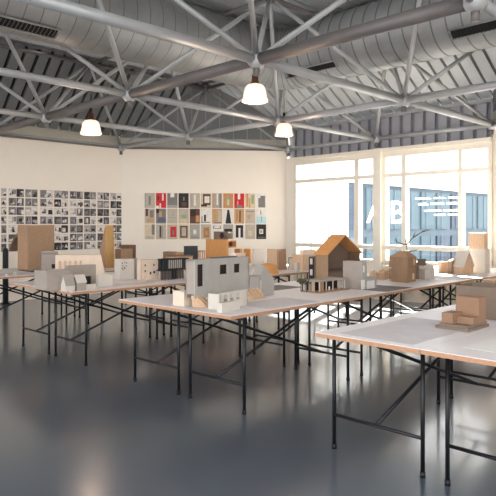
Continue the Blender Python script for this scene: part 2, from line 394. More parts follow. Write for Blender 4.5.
fL = lambda t: P(1, t, DH); fR = lambda t: P(t, JR, DH+.015)
SLT = mat('grille_slat', (110, 108, 104), .5, metal=.3)
patch(fL, d1, -1.05, -.39, -1.29, -.97, 'grille', SLT)
patch(fR, -d2, 2.38, 3.0, -.90, -.64, 'grille', GRILLE); patch(fR, -d2, 1.12, 1.63, -.92, -.70, 'grille', GRILLE)

# ---------------------------------------------------------------- pendant lamps
def lamp(px, py, Z, rad, hang, label):
    X = (px-248)/F*Z; z = CAMH+(HOR-py)/F*Z
    L = thing('pendant_lamp', label, 'lamp', (X, Z, z), 0, 'pendant lamps under the roof')
    h = rad*1.45
    g = MB(); g.lathe([(rad*.40, h), (rad*.62, h*.96), (rad*.80, h*.82), (rad*.90, h*.6), (rad*.95, h*.35), (rad*.98, h*.16), (rad*1.08, h*.1), (rad*1.08, 0), (rad*1.0, 0)], LAMPG, 40, wob=.02)
    g.build('lamp_shade', L, solid=.004)
    c = MB(); c.lathe([(0, h+.10), (rad*.28, h+.10), (rad*.3, h+.03), (rad*.42, h+.02), (rad*.44, h-.01), (0, h-.01)], BRASS, 20); c.build('lamp_cap', L)
    b = MB(); b.lathe([(0, h*.25), (.035, h*.32), (.045, h*.5), (.03, h*.7), (.02, h*.98), (0, h*.98)], BULB, 12); b.build('bulb', L)
    m = MB(); m.tube((0, 0, h+.10), (0, 0, h+.10+hang), .008, BLACK, 6); m.tube((0, 0, h+.12), (0, 0, h+.17), .02, BLACK, 8); m.build('cord', L)
    ld = bpy.data.lights.new('lamp_light', 'POINT'); lo = bpy.data.objects.new('lamp_light', ld); C.objects.link(lo); lo.parent = L; lo.location = (0, 0, -.09)
    ld.energy = 8; ld.color = (1, .76, .58); ld.shadow_soft_size = .08
lamp(255, 101.5, 6.15, .118, .12, 'largest glass dome pendant lamp, hanging nearest under the truss node')
lamp(284.0, 135.5, 9.545, .130, .02, 'smaller glass dome pendant lamp beside the window corner of the roof')
lamp(91, 134, 8.3, .128, .26, 'glass dome pendant lamp above the black and white prints')

# ---------------------------------------------------------------- radiators under the windows
def radiator(t0, t1, label):
    r = thing('radiator', label, 'radiator', WB+d1*t0-d2*.1, -TH)
    b = MB(); n = int((t1-t0)/.1)
    for k in range(n): b.box(k*.1, k*.1+.055, -.08, 0, .16, .66, RADM)
    b.box(0, n*.1, -.06, -.03, .19, .23, RADM); b.box(0, n*.1, -.06, -.03, .59, .63, RADM); b.build('fins', r, bevel=.006)
    for x in (.15, n*.1-.2): q = MB(); q.box(x, x+.04, -.07, -.01, 0, .17, RADM); q.build('foot', r)
radiator(wt(425), wt(484), 'cream ribbed radiator under the right window, beside the white wall')
radiator(wt(386), wt(418), 'cream ribbed radiator under the right window, next to the window post')
radiator(wt(300), wt(352), 'cream ribbed radiator under the left window')

# ---------------------------------------------------------------- tables
LW, GAP, OVH, PER = .612, .147, .022, 1.57
ROWS = {0: (-4.196, 8.58, .772), 1: (-2.607, 7.012, .772), 2: (-1.018, 5.444, .764), 3: (.543, 3.804, .787)}
TH_TOP = .75
def mk_table(loc, rz, y0, label, group, w0, w1):
    t = thing('trestle_table', label, 'table', loc, rz, group)
    m = MB(); y1 = 1.46
    x0, x1 = -w0, LW+w1
    m.box(x0, x1, y0, y1, .722, .746, PLY); m.box(x0, x1, y0, y1, .746, .75, LINO); m.build('tabletop', t)
    for x in (0, LW):
        for y in (0, 1.35):
            l = MB(); l.tube((x, y, .012), (x, y, .72), .0125, BLACK, 10); l.tube((x, y, 0), (x, y, .03), .016, BLACK, 10); l.build('leg', t)
    for y in (0, 1.35):
        MB().tube((0, y, .705), (LW, y, .705), .0125, BLACK, 8).build('top_rail', t); MB().tube((0, y, .215), (LW, y, .215), .011, BLACK, 8).build('lower_rail', t)
    b = MB(); b.tube((LW/2-.0, 0, .215), (LW/2-.02, 1.35, .69), .0115, BLACK, 8); b.build('brace', t)
    b = MB(); b.tube((LW/2+.01, 0, .69), (LW/2+.02, 1.35, .215), .0115, BLACK, 8); b.build('brace', t)
    return t
rown = {0: 'in the farthest left row', 1: 'in the second row', 2: 'in the middle row', 3: 'in the front right row'}
posn = ['nearest the camera', 'second along', 'third along', 'farthest end']
for r, (X, Y, a) in ROWS.items():
    for k in range({0: 3, 1: 3, 2: 4, 3: 2}[r]):
        for c in range(2):
            if r == 3 and k == 1 and c == 1: continue
            dx = c*(LW+GAP); x = X+dx*math.cos(a)+k*PER*math.sin(a); y = Y-dx*math.sin(a)+k*PER*math.cos(a)
            side = ['left side', 'right side'][c]
            lab = 'white table on thin black legs %s, %s, %s' % (rown[r], side, posn[k])
            mk_table((x, y, 0), -a, -.163 if k == 0 else -.108, lab, 'trestle tables in rows', OVH if c == 0 else GAP/2-.002, GAP/2-.002 if c == 0 else OVH)

# ---------------------------------------------------------------- things on the tables
def at(px, py, z=TH_TOP): Y = F*(CAMH-z)/(py-HOR); return Vector(((px-248)/F*Y, Y, z))
def model(name, label, cat, px, py, rot=0, group=None, z=TH_TOP):
    o = thing(name, label, cat, at(px, py, z), -.77+math.radians(rot), group); return o
def loc(o, px, py, z=0):        # local coordinates of a table point
    v = at(px, py, o.location.z+z)-o.location; c, s = math.cos(-o.rotation_euler.z), math.sin(-o.rotation_euler.z)
    return v.x*c-v.y*s, v.x*s+v.y*c
def gable(m, x0, x1, y0, y1, z0, ze, zr, mt, roof=None, axis='y', ov=.006, off=.5):
    if axis == 'y':             # ridge along y
        xm = x0+(x1-x0)*off
        m.prism([(x0, y0, z0), (x1, y0, z0), (x1, y0, ze), (xm, y0, zr), (x0, y0, ze)], (0, y1-y0, 0), mt)
        if roof:
            for a in (x0-ov, x1+ov): m.prism([(a, y0-ov, ze-ov*.5), (xm, y0-ov, zr+.001), (xm, y0-ov, zr+.009), (a, y0-ov, ze+.006)], (0, y1-y0+2*ov, 0), roof)
    else:
        ym = y0+(y1-y0)*off
        m.prism([(x0, y0, z0), (x0, y1, z0), (x0, y1, ze), (x0, ym, zr), (x0, y0, ze)], (x1-x0, 0, 0), mt)
        if roof:
            for a in (y0-ov, y1+ov): m.prism([(x0-ov, a, ze-ov*.5), (x0-ov, ym, zr+.001), (x0-ov, ym, zr+.009), (x0-ov, a, ze+.006)], (x1-x0+2*ov, 0, 0), roof)
    return m
def openbox(m, w, l, h, mt, t=.006, face=None, z0=0):   # box from (-w,0) to (0,l), open at the top
    m.box(-w, 0, 0, l, z0, z0+t, mt); m.box(-w, -w+t, 0, l, z0, z0+h, mt); m.box(-t, 0, 0, l, z0, z0+h, mt); m.box(-w, 0, 0, t, z0, z0+h, mt); m.box(-w, 0, l-t, l, z0, z0+h, mt)
def simple(name, label, cat, px, py, w, l, h, mt, rot=0, top=None, group=None, z=TH_TOP, bevel=.002):
    o = model(name, label, cat, px, py, rot, group, z); m = MB(); m.box(-w, 0, 0, l, 0, h, mt); m.build('body', o, bevel=bevel)
    if top: m = MB(); m.box(-w-.004, .004, -.004, l+.004, h, h+.006, top); m.build('lid', o)
    return o
G = 'architectural models on the tables'
def holes_py(o, w, l, h, mt, hp, hm, name='body', t=.008, mtx=None):
    """hollow box with windows: hp = holes on the +x face (y0,y1,z0,z1), hm = holes on the -y face (x0,x1,z0,z1)"""
    m = MB(); wallpanel(m, 0, l, 0, h, hp, -t, 0, mt, 'y'); wallpanel(m, -w, 0, 0, h, hm, 0, t, mtx or mt, 'x')
    m.box(-w, -w+t, 0, l, 0, h, mt); m.box(-w, 0, l-t, l, 0, h, mt); m.box(-w, 0, 0, l, h-t, h, mt); m.build(name, o)
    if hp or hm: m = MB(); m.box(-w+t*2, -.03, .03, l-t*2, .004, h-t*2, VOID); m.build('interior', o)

# --- row nearest the left wall
o = model('cardboard_tower', 'tall plain brown cardboard tower standing in front of the black and white prints', 'model', 28.5, 271, 0, G)
m = MB(); m.box(-.34, 0, 0, .40, .004, .66, BRN); m.build('body', o, bevel=.003)
m = MB(); m.box(-.33, -.02, -.006, 0, .02, .65, WOODM); m.build('wood_panel', o)
m = MB()
for k in range(7): a = k/7*1.3; b = (k+1)/7*1.3; m.hexa([(-.34-.045*k, .02, .50-.012*k*k*.4), (-.34-.045*k, .14, .50-.012*k*k*.4), (-.34-.045*(k+1), .14, .50-.012*(k+1)**2*.4), (-.34-.045*(k+1), .02, .50-.012*(k+1)**2*.4)]+[(p[0], p[1], p[2]+.045) for p in [(-.34-.045*k, .02, .50-.012*k*k*.4), (-.34-.045*k, .14, .50-.012*k*k*.4), (-.34-.045*(k+1), .14, .50-.012*(k+1)**2*.4), (-.34-.045*(k+1), .02, .50-.012*(k+1)**2*.4)]], BRND)
m.build('curved_arm', o)
o = model('model_base', 'dark grey flat board under the tall brown cardboard tower', 'board', 34, 272.5, 0)
o.location.z -= 0
m = MB(); m.box(-.5, -.02, -.0, .72, 0, .004, PAPERD); m.build('board', o)
o = model('cardboard_box', 'grey-brown card tower with a framed top and small dark opening', 'model', 41.5, 274, -25, G)
m = MB(); wallpanel(m, 0, .22, 0, .27, [(.13, .175, .07, .13)], -.008, 0, GREYC, 'y'); m.box(-.14, -.132, 0, .22, 0, .27, GREYC); m.box(-.14, 0, 0, .008, 0, .27, GREYC); m.box(-.14, 0, .212, .22, 0, .27, GREYC); m.box(-.14, 0, 0, .22, .262, .27, GREYC); m.build('body', o)
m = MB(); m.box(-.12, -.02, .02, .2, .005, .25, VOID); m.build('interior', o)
m = MB(); m.box(-.14, 0, 0, .01, .27, .30, COOLC); m.box(-.14, 0, .2, .21, .27, .30, COOLC); m.box(-.01, 0, .012, .2, .29, .30, COOLC); m.box(-.14, -.13, .0, .21, .27, .30, COOLC); m.build('top_frame', o)
o = model('terraced_model', 'long pale beige model with ribbed side and sloping right end', 'model', 57, 277, -32, G)
m = MB(); m.prism([(0, -.02, 0), (0, .60, 0), (0, .54, .27), (0, -.02, .275)], (-.22, 0, 0), PINKC); m.build('body', o)
for k in range(5):
    m = MB(); y = .02+k*.065; m.prism([(.002, y, 0), (.035, y, 0), (.012, y, .19), (.002, y, .2)], (0, .02, 0), WOODL); m.build('fin', o)
o = model('wedge_tower', 'tall golden wooden wedge tower narrowing to its top', 'model', 106, 268, 0, G)
hh = .655
m = MB(); w, l = .17, .15
m.hexa([(-.10, 0, 0), (0, 0, 0), (0, .15, 0), (-.10, .13, 0), (-.17, 0, .27), (0, 0, .27), (0, .15, .27), (-.17, .13, .27)], GOLD)
m.hexa([(-.17, 0, .27), (0, 0, .27), (0, .15, .27), (-.17, .13, .27), (-.015, 0, hh), (0, 0, hh), (0, .13, hh), (-.015, .12, hh)], GOLD)
m.build('body', o)
m = MB(); m.prism([(-.10, -.004, 0), (-.01, -.004, 0), (-.01, -.004, hh-.03), (-.17, -.004, .27)], (0, .004, 0), WOODM); m.build('painted_shade_face', o)  # darker wood sheet puts the left face's shade into its colour
simple('cardboard_box', 'open brown cardboard box behind the dotted grey tower, upper and further back of two', 'box', 129, 265, .20, .16, .33, BRND, 10)
o = model('cardboard_box', 'brown cardboard cube in front of the darker box and right of the golden wedge', 'box', 121.8, 268, 0)
m = MB(); m.box(-.18, 0, 0, .2, 0, .29, BRN); m.build('body', o, bevel=.002); m = MB(); m.box(-.175, -.02, -.004, 0, .10, .28, BRND); m.build('side_panel', o)
# far end of the left row
o = model('cardboard_box', 'low brown card box beside the black box', 'box', 173, 263.5, 20); m = MB(); m.box(-.2, 0, 0, .14, 0, .2, BRN); m.build('body', o)
o = model('cardboard_box', 'small tan wooden box with open front left of the black box', 'box', 177, 264, -25)
m = MB(); m.box(-.1, 0, 0, .26, 0, .13, TAUPE); m.box(0, .012, 0, .27, .13, .15, WOODL); m.box(0, .012, 0, .27, .18, .2, WOODL); m.box(0, .012, 0, .015, .13, .2, WOODL); m.box(0, .012, .2, .27, .13, .2, WOODL); m.box(-.1, -.004, 0, .27, .13, .2, ORG); m.build('body', o)
o = model('low_slab_model', 'flat tan slab model in front of the low brown box', 'model', 175, 266, -22, G); m = MB(); m.box(-.2, 0, -.1, .3, 0, .15, WOODL); m.box(-.21, .01, -.11, .31, .15, .165, TAUPE); m.build('body', o)
simple('black_box', 'black card box between the brown boxes and the orange cylinder box', 'box', 187, 264.5, .13, .2, .30, SLATE, -15, BLKC)
o = model('small_stool_model', 'small wooden frame model right of the black box', 'model', 200, 263.5, 0, G); m = MB()
for x in (-.06, -.012):
    for y in (0, .1): m.box(x, x+.012, y, y+.012, 0, .2, ORG)
m.box(-.065, .005, -.005, .12, .2, .22, ORG); m.build('body', o)
o = model('orange_card_model', 'orange card box with a brown drum on its top', 'model', 226, 265, 0, G)
m = MB(); m.box(-.50, 0, 0, .06, 0, .42, ORG); m.build('body', o, bevel=.004)
m = MB(); m.box(-.495, -.005, -.003, .0, .03, .41, ORG); m.build('front_panel', o)
m = MB(); m.box(-.30, -.05, .0, .1, .42, .55, TAUPE); m.tube((-.1, -.002, .485), (-.1, .01, .485), .05, VOID, 16); m.tube((-.05, .05, .48), (.06, .05, .48), .045, TAUPE, 14); m.build('drum', o)
m = MB(); m.box(-.1, .0, .062, .24, .38, .40, ORG); m.box(-.1, 0, .062, .24, .28, .30, ORG); m.box(-.1, -.09, .062, .24, .3, .38, BRND); m.box(-.09, 0, .23, .24, .3, .38, ORG); m.build('side_tray', o)
simple('yellow_box', 'small yellow-orange card box right of the orange box', 'box', 240, 263.5, .12, .07, .25, ORG, 8)
simple('orange_box', 'second small orange card box, left of the white card screen', 'box', 250, 263.5, .13, .05, .25, ORG, 12)
simple('white_screen', 'white card screen behind the grey-white house', 'card', 253, 265, .02, .2, .27, WHITC, -28)

# --- second row: grey card village at its near end
o = model('card_village', 'grey card house group with gables at the near end of the second row', 'model', 66, 292.3, -3, G)
def PB(name, px, py, fn): x, y = loc(o, px, py); m = MB(); fn(m, x, y); return m.build(name, o)
PB('gabled_hall', 47, 290.5, lambda m, x, y: (m.box(x-.30, x, y, y+.26, 0, .19, GREYC), m.prism([(x-.12, y-.002, .19), (x, y-.002, .19), (x-.06, y-.002, .205)], (0, .26, 0), GREYC)))
PB('sloping_hall', 47.5, 290.5, lambda m, x, y: m.hexa([(x, y, 0), (x+.05, y-.02, 0), (x+.05, y+.23, 0), (x, y+.23, 0), (x-.04, y+.02, .205), (x-.03, y, .205), (x-.03, y+.2, .21), (x-.04, y+.2, .205)], GREYC))
PB('gable_house', 66, 292, lambda m, x, y: gable(m, x-.11, x, y, y+.09, 0, .06, .155, WHITC, GREYC, 'y'))
PB('gable_house', 77, 291, lambda m, x, y: gable(m, x-.10, x, y, y+.10, 0, .08, .15, GREYC, WHITC, 'y'))
PB('wide_block', 71, 285.5, lambda m, x, y: (m.box(x-.06, x, y-.04, y+.30, .09, .215, GREYC), m.box(x-.07, x-.02, y, y+.3, 0, .09, GREYC), m.box(x-.012, x, y+.25, y+.3, 0, .09, GREYC), m.box(x-.02, x-.01, y+.18, y+.24, 0, .09, BLKC)))
PB('low_wall', 78, 290.5, lambda m, x, y: (m.box(x-.012, x, y-.08, y+.2, 0, .055, WHITC), m.box(x, x+.002, y-.02, y, .01, .035, VOID)))
simple('card_block', 'plain grey-white card block beside the grey gabled village', 'model', 98, 287, .05, .17, .125, WHITC, -8, group=G)
o = model('dotted_tower', 'pale grey card cube with small dark round holes, right of the golden wedge', 'model', 120, 280, -8, G)
m = MB(); m.box(-.15, 0, 0, .19, 0, .245, WHITC); m.build('body', o, bevel=.002)
for a, b in ((.03, .2), (.06, .21), (.085, .2), (.035, .17), (.08, .165), (.03, .14), (.055, .15), (.065, .135), (.04, .125)):
    m = MB(); m.tube((-.002, a, b), (.003, a, b), .007, VOID, 10); m.build('round_hole', o)
m = MB(); m.box(-.13, -.02, .19, .24, 0, .25, GREYC); m.build('side_block', o)
o = model('pierced_block', 'pale beige card block with square holes beside the black colonnade model', 'model', 141, 280, -6, G)
holes_py(o, .1, .24, .24, PINKC, [(.05, .07, .16, .185), (.05, .07, .09, .115), (.12, .145, .06, .09), (.17, .19, .16, .185), (.17, .2, .07, .1)], [])
m = MB(); m.box(.0, .08, .0, .20, 0, .01, PINKC); m.box(.02, .05, .03, .12, .01, .05, PINKC); m.build('terrace', o)
o = model('model_base', 'pale pink flat base board under the dotted cube', 'board', 128, 285.5, -6); m = MB(); m.box(-.2, 0, -.1, .5, 0, .004, PINKC); m.build('board', o)
o = model('colonnade_model', 'black card building with white vertical slats over a colonnade', 'model', 162.5, 280.5, -2, G)
m = MB(); m.box(-.1, 0, -.0, .40, .12, .135, BLKC); m.box(-.1, 0, -.0, .40, .24, .255, BLKC); m.box(-.09, -.03, .0, .38, .135, .24, BLKC); m.box(-.08, .03, -.04, .2, .112, .12, BLKC); m.build('upper_floor', o)
for k in range(12): m = MB(); y = .02+k*.03; m.box(-.028, -.012, y, y+.006, .135, .24, WHITC if 2 < k < 10 else SLATE); m.build('slat', o)
for k in range(9): m = MB(); y = .0+k*.045; m.tube((-.01, y, 0), (-.01, y, .12), .005, SLATE, 6); m.build('column', o)
m = MB(); m.box(-.1, -.08, .04, .38, 0, .12, TAUPE); m.box(-.08, -.07, .2, .26, 0, .1, BLKC); m.build('core', o)
m = MB(); m.box(-.03, .0, -.03, -.015, .255, .20, BLKC); m.build('end_wall', o)
# far end of second row
o = model('cardboard_box', 'pale brown cardboard block with folded corner behind the white gabled house', 'model', 277, 270, -14, G)
m = MB(); m.box(-.26, 0, 0, .1, 0, .30, WOODL); m.build('body', o); m = MB(); m.hexa([(0, 0, 0), (.05, .0, 0), (.05, .14, 0), (0, .1, 0), (0, 0, .3), (.03, 0, .27), (.03, .14, .31), (0, .1, .3)], WOODM); m.build('flap', o)
o = model('domed_model', 'rounded translucent orange card dome in front of the pale brown block', 'model', 268, 273.5, 0, G)
m = MB(); m.lathe([(0, .14), (.06, .135), (.11, .11), (.14, .06), (.15, 0)], ORG, 14); m.build('dome', o)
simple('white_box', 'white card cube with a dark round hole near the window corner', 'model', 297, 273.2, .05, .06, .14, WHITC, 0, group=G)
o = model('small_frame_model', 'small brown-edged white card box at the window corner', 'model', 292, 270, 0, G); m = MB(); m.box(-.06, 0, 0, .1, 0, .17, WHITC); m.build('body', o); m = MB(); m.box(-.065, .005, -.005, .105, .17, .185, WOODM); m.box(-.065, -.055, -.008, 0, 0, .17, WOODM); m.build('roof', o)
o = model('cardboard_box', 'plain brown cardboard box left of the large gabled cardboard house', 'box', 303, 271, 0); m = MB(); m.box(-.2, 0, 0, .3, 0, .23, WOODL); m.box(-.06, 0, .0, .3, .23, .30, PINKC); m.build('body', o)
o = model('dark_crate', 'row of dark slots in a pale box under the far table edge', 'box', 300, 301, 0, z=0) if False else None

# --- middle row: grey-white house with square windows
o = model('white_house_model', 'large pale grey card house with square windows raised on slanted struts', 'model', 195, 308, 8, G)
H0 = .075; HT = .378
m = MB(); wallpanel(m, 0, .73, H0, HT, [(.03, .105, .165, .342), (.316, .411, .245, .325), (.509, .595, .245, .322)], -.012, 0, COOLC, 'y')
m.box(-.1, 0, .718, .73, H0+.03, HT, GREYC); m.box(-.1, -.088, 0, .73, H0, HT, GREYC); m.box(-.1, -.012, 0, .73, HT-.012, HT, GREYC)
m.build('upper_walls', o)
m = MB(); m.box(-.1, -.012, 0, .012, H0+.03, HT, GREYC); m.build('end_wall', o)
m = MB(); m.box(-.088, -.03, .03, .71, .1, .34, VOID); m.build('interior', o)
m = MB(); m.box(-.1, 0, .735, .89, .06, .19, COOLC); m.box(-.1, 0, .735, .89, .19, .2, GREYC); m.build('low_wing', o)
m = MB(); m.box(-.1, -.05, .60, .74, HT, HT+.03, PINKC); m.box(-.1, -.02, .3, .58, HT, HT+.010, PAPERD); m.build('roof_tray', o)
for k, (y, mt) in enumerate(((.03, WOODL), (.06, WOODL), (.10, WOODL))):
    m = MB(); m.prism([(-.05, y, 0), (.03, y+.06, 0), (.05, y+.06, 0), (.0, y-.02, H0+.02), (-.05, y-.02, H0+.02)], (0, .018, 0), mt); m.build('strut', o)
for k in range(4):
    m = MB(); y = .66+k*.055; m.prism([(-.03, y, 0), (.07, y+.03, 0), (.0, y, .09), (-.03, y, .09)], (0, .04, 0), WOODL); m.build('strut', o)
x, y = loc(o, 210, 309)
m = MB(); m.box(x-.02, x+.10, y, y+.012, 0, .12, WHITC); wallpanel(m, y, y+.36, 0, .13, [(y+.05, y+.10, .06, .11), (y+.13, y+.18, .06, .11), (y+.21, y+.26, .06, .11)], x+.09, x+.10, WHITC, 'y'); m.box(x-.02, x+.1, y+.35, y+.36, 0, .12, WHITC); m.box(x-.02, x+.09, y+.01, y+.35, .05, .056, GREYC); m.build('courtyard', o)
x, y = loc(o, 222, 313)
m = MB(); m.box(x-.05, x, y, y+.22, 0, .072, WHITC); m.build('front_block', o)
simple('card_block', 'low pale beige card block left of the raised grey house', 'model', 184, 306.5, .13, .09, .12, PINKC, 5, group=G)
o = model('white_gable_model', 'white card house with steep asymmetric gable right of the raised grey house', 'model', 264, 296.5, 6, G)
m = MB(); m.prism([(0, -.04, 0), (0, .16, 0), (0, .16, .15), (0, -.0, .285), (0, -.04, .2)][::-1], (-.10, 0, 0), COOLC); m.build('gable_body', o)
m = MB(); m.box(-.11, -.0, -.052, -.04, 0, .15, WHITC); m.build('side_block', o)
# --- middle row: gabled cardboard house
o = model('gabled_house_model', 'large brown cardboard house with open gable and orange pitched roof', 'model', 328, 281.5, 0, G)
w, l, ze, zr, t = .18, .66, .32, .53, .01
m = MB(); m.box(-w, 0, 0, t, 0, ze, BRN); m.build('front_wall', o)
m = MB(); m.box(-w, 0, l-t, l, 0, ze, BRND); m.build('rear_wall', o)
m = MB(); m.prism([(-w, 0, 0), (-w, l, 0), (-w, l, ze), (-w, l/2, zr), (-w, 0, ze)], (t, 0, 0), TAUPE); m.build('back_wall', o)
m = MB(); m.box(-w, -.01, t, l-t, 0, .01, BRN); m.box(-w*.6, -.02, t, l-t, .10, .13, TAUPE); m.box(-.03, -.02, t, l-t, 0, .13, TAUPE); m.build('floor_plates', o)
for a, mt in ((-.02, ORG), (l+.02, BRN)):
    sg = 1 if a < 0 else -1
    m = MB(); m.prism([(-w-.01, a, ze-.012), (-w-.01, l/2, zr), (-w-.01, l/2, zr+.014), (-w-.01, a-sg*.003, ze+.004)], (w+.03, 0, 0), ORG); m.build('roof_slope', o)
m = MB(); m.box(-w-.10, -w, -.004, .2, 0, .28, BRND); m.build('side_annex', o); m = MB(); m.box(-w-.095, -w-.02, -.010, -.004, .02, .27, BLKC); wp = m.build('window_panel', o)
for z in (.06, .19): m = MB(); m.box(-w-.075, -w-.04, -.014, -.010, z, z+.07, PAPERG); m.build('window_pane', wp)
o = model('pavilion_model', 'low flat-roofed card pavilion with glass front and wire trees on a wooden base', 'model', 320, 293.5, 0, G)
m = MB(); m.box(-.24, .0, 0, .50, 0, .012, WOODM); m.build('base', o)
m = MB(); m.box(-.22, -.02, .02, .47, .105, .12, GREYC); m.build('flat_roof', o)
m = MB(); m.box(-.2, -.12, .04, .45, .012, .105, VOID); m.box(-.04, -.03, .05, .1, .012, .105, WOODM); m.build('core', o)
for x, y in ((-.03, .03), (-.03, .14), (-.03, .25), (-.03, .35), (-.03, .45), (-.21, .03), (-.12, .03)): m = MB(); m.box(x-.004, x+.004, y-.004, y+.004, .012, .105, WHITC); m.build('post', o)
for x in (-.2, -.15, -.1): m = MB(); m.box(x, x+.025, .012, .018, .012, .105, GREYC if x < -.12 else WOODL); m.build('side_panel', o)
m = MB(); m.lathe([(0, .045), (.008, .04), (.006, .0), (0, 0)], WHITC, 10, (-.008, .16, .012)); m.build('white_figure', o)
for k, (x, y) in enumerate(((-.235, .0), (-.21, -.01), (-.16, -.005), (-.25, .05))):
    m = MB(); m.tube((x, y, 0), (x, y, .1), .0035, GRN, 6)
    rn = random.Random(k)
    for q in range(9): a = rn.uniform(0, 2*pi); h = rn.uniform(.06, .1); m.tube((x, y, h), (x+.035*math.cos(a), y+.035*math.sin(a), h+.025), .002, GRN, 4); m.tube((x+.035*math.cos(a), y+.035*math.sin(a), h+.022), (x+.035*math.cos(a), y+.035*math.sin(a), h+.034), .008, GRN, 5)
    m.build('wire_tree', o)
o = model('grey_tower_model', 'beige and blue-grey card tower block with white windows and a low wing', 'model', 361.5, 289.8, -4, G)
m = MB(); m.box(-.24, -.006, .0, .085, 0, .285, GREYC); m.build('tower', o)
m = MB(); wallpanel(m, .0, .085, 0, .285, [(.02, .055, .175, .245), (.0, .055, .0, .1)], -.006, .002, COOLC, 'y'); m.box(-.006, .002, .085, .25, .085, .115, COOLC); m.box(-.006, .002, .225, .25, 0, .085, COOLC); m.box(-.1, .002, .085, .25, .11, .118, COOLC); m.build('grey_facade', o)
m = MB(); m.box(-.0058, -.002, .018, .057, .17, .25, PAPER); m.build('white_window', o); m = MB(); m.box(-.02, -.003, -.0, .056, 0, .1, PAPER); m.build('white_door', o); m = MB(); m.box(-.02, -.003, .085, .225, 0, .085, PAPER); m.build('white_wing', o)
for k, (px, py, sc, lb) in enumerate(((374.5, 280.5, .7, 'left of three, behind the grey tower'), (383.5, 280, .78, 'middle of three'), (391, 279.2, .7, 'right of three, against the slatted house'))):
    o = model('small_house_model', 'small pale wooden house by the window, %s' % lb, 'model', px, py, 0, 'small wooden houses'); m = MB(); gable(m, -.09*sc, 0, 0, .11*sc, 0, .09*sc, .14*sc, WOODL, WOODL, 'x'); m.build('body', o)
    m = MB(); m.box(-.05*sc, -.03*sc, .03, .05, .1, .17*sc, WOODL); m.build('chimney', o)
# slatted house with twig
o = model('slatted_house_model', 'brown slatted wooden house with bare twigs behind it', 'model', 407, 282.8, 0, G)
m = MB(); m.box(-.20, 0, 0, .19, 0, .17, WOODM); m.box(-.225, .012, -.012, .2, .17, .29, WOODM)
m.hexa([(-.225, -.012, .29), (.012, -.012, .29), (.012, .2, .29), (-.225, .2, .29), (-.14, .06, .355), (-.06, .06, .355), (-.06, .13, .355), (-.14, .13, .355)], WOODM); m.build('body', o)
m = MB()
for k in range(12): x = -.22+k*.0195; m.box(x, x+.006, -.02, -.012, .175, .285, BRN); m.box(x, x+.006, -.008, 0, .005, .165, BRN)
for k in range(10): y = .0+k*.02; m.box(.012, .02, y, y+.006, .175, .285, BRN); m.box(0, .008, y, y+.006, .005, .165, BRN)
m.build('slats', o)
for z in (.03, .2): m = MB(); m.box(.0 if z < .1 else .012, .012 if z < .1 else .022, .11, .14, z, z+.07, WOODL); m.build('shutter', o)
o = model('bare_twig', 'thin dark bare twigs rising above the slatted house', 'twigs', 408.5, 280.2, 0)
pts = [((0, 0, 0), (-.01, .0, .30)), ((-.01, 0, .30), (-.03, .0, .42)), ((-.03, 0, .42), (-.13, -.03, .45)), ((-.03, 0, .42), (.05, .02, .51)), ((.05, .02, .51), (.15, .06, .58)), ((.15, .06, .58), (.22, .08, .60)), ((-.03, 0, .42), (-.04, 0, .49)), ((-.13, -.03, .45), (-.16, -.03, .49)), ((.05, .02, .51), (.07, .03, .57)), ((-.01, .0, .34), (.09, .04, .36))]
m = MB()
for a, b in pts: m.tube(a, b, .007, GRN, 6, .005)
m.build('twigs', o)
o = model('small_tower_model', 'small grey-brown card house with square turret right of the slatted house', 'model', 423, 279.8, 0, G)
m = MB(); m.box(-.12, 0, 0, .07, 0, .13, GREYC); gable(m, -.12, -.05, -.01, .06, 0, .15, .2, TAUPE, None, 'y'); m.box(-.07, 0, 0, .07, .13, .15, WHITC); m.box(-.075, .005, .0, .07, .17, .25, TAUPE); m.box(-.06, -.01, .005, .06, .15, .17, WHITC); m.build('body', o)
m = MB(); gable(m, 0, .08, .04, .14, 0, .12, .18, WHITC, None, 'x'); m.build('white_wing', o)
simple('cardboard_box', 'long low pale brown card box by the window, left of the white gable', 'model', 441, 273, .06, .18, .155, WOODL, -20, group=G)
o = model('cardboard_box', 'short orange-brown card box touching the pale gabled house', 'model', 451.5, 273.5, -10, G); m = MB(); m.box(-.06, 0, 0, .12, 0, .17, BRN); m.prism([(0, 0, .17), (0, .12, .17), (0, .12, .2)], (-.06, 0, 0), WOODL); m.build('body', o)
o = model('gabled_house_model', 'pale card house with open triangular gable at the window end', 'model', 463.5, 274, -8, G)
m = MB(); gable(m, -.16, 0, 0, .235, 0, .10, .29, WOODL, None, 'x'); m.build('body', o)
for a in (0, .235):
    m = MB(); sg = -1 if a == 0 else 1; m.prism([(-.17, a+sg*.01, .09), (-.17, .1175, .295), (-.17, .1175, .305), (-.17, a+sg*.015, .1)], (.185, 0, 0), WHITC); m.build('roof_slope', o)
simple('cardboard_box', 'brown cardboard box standing on the white block behind the pale gabled house', 'box', 486, 249, .33, .08, .2, BRN, 35, z=1.07) if False else None
o = model('tall_box_model', 'brown cardboard cube on a tall white plinth beside the white wall', 'model', 485, 273, 0, G)
m = MB(); m.box(-.24, 0, 0, .16, 0, .33, WHITC); m.build('plinth', o)
m = MB(); m.box(-.235, -.01, .0, .12, .33, .55, WOODL); m.build('cube', o, bevel=.002)

MBR = mat('mid_brown_card', (142, 112, 90), .85, noise=.05, scale=20)
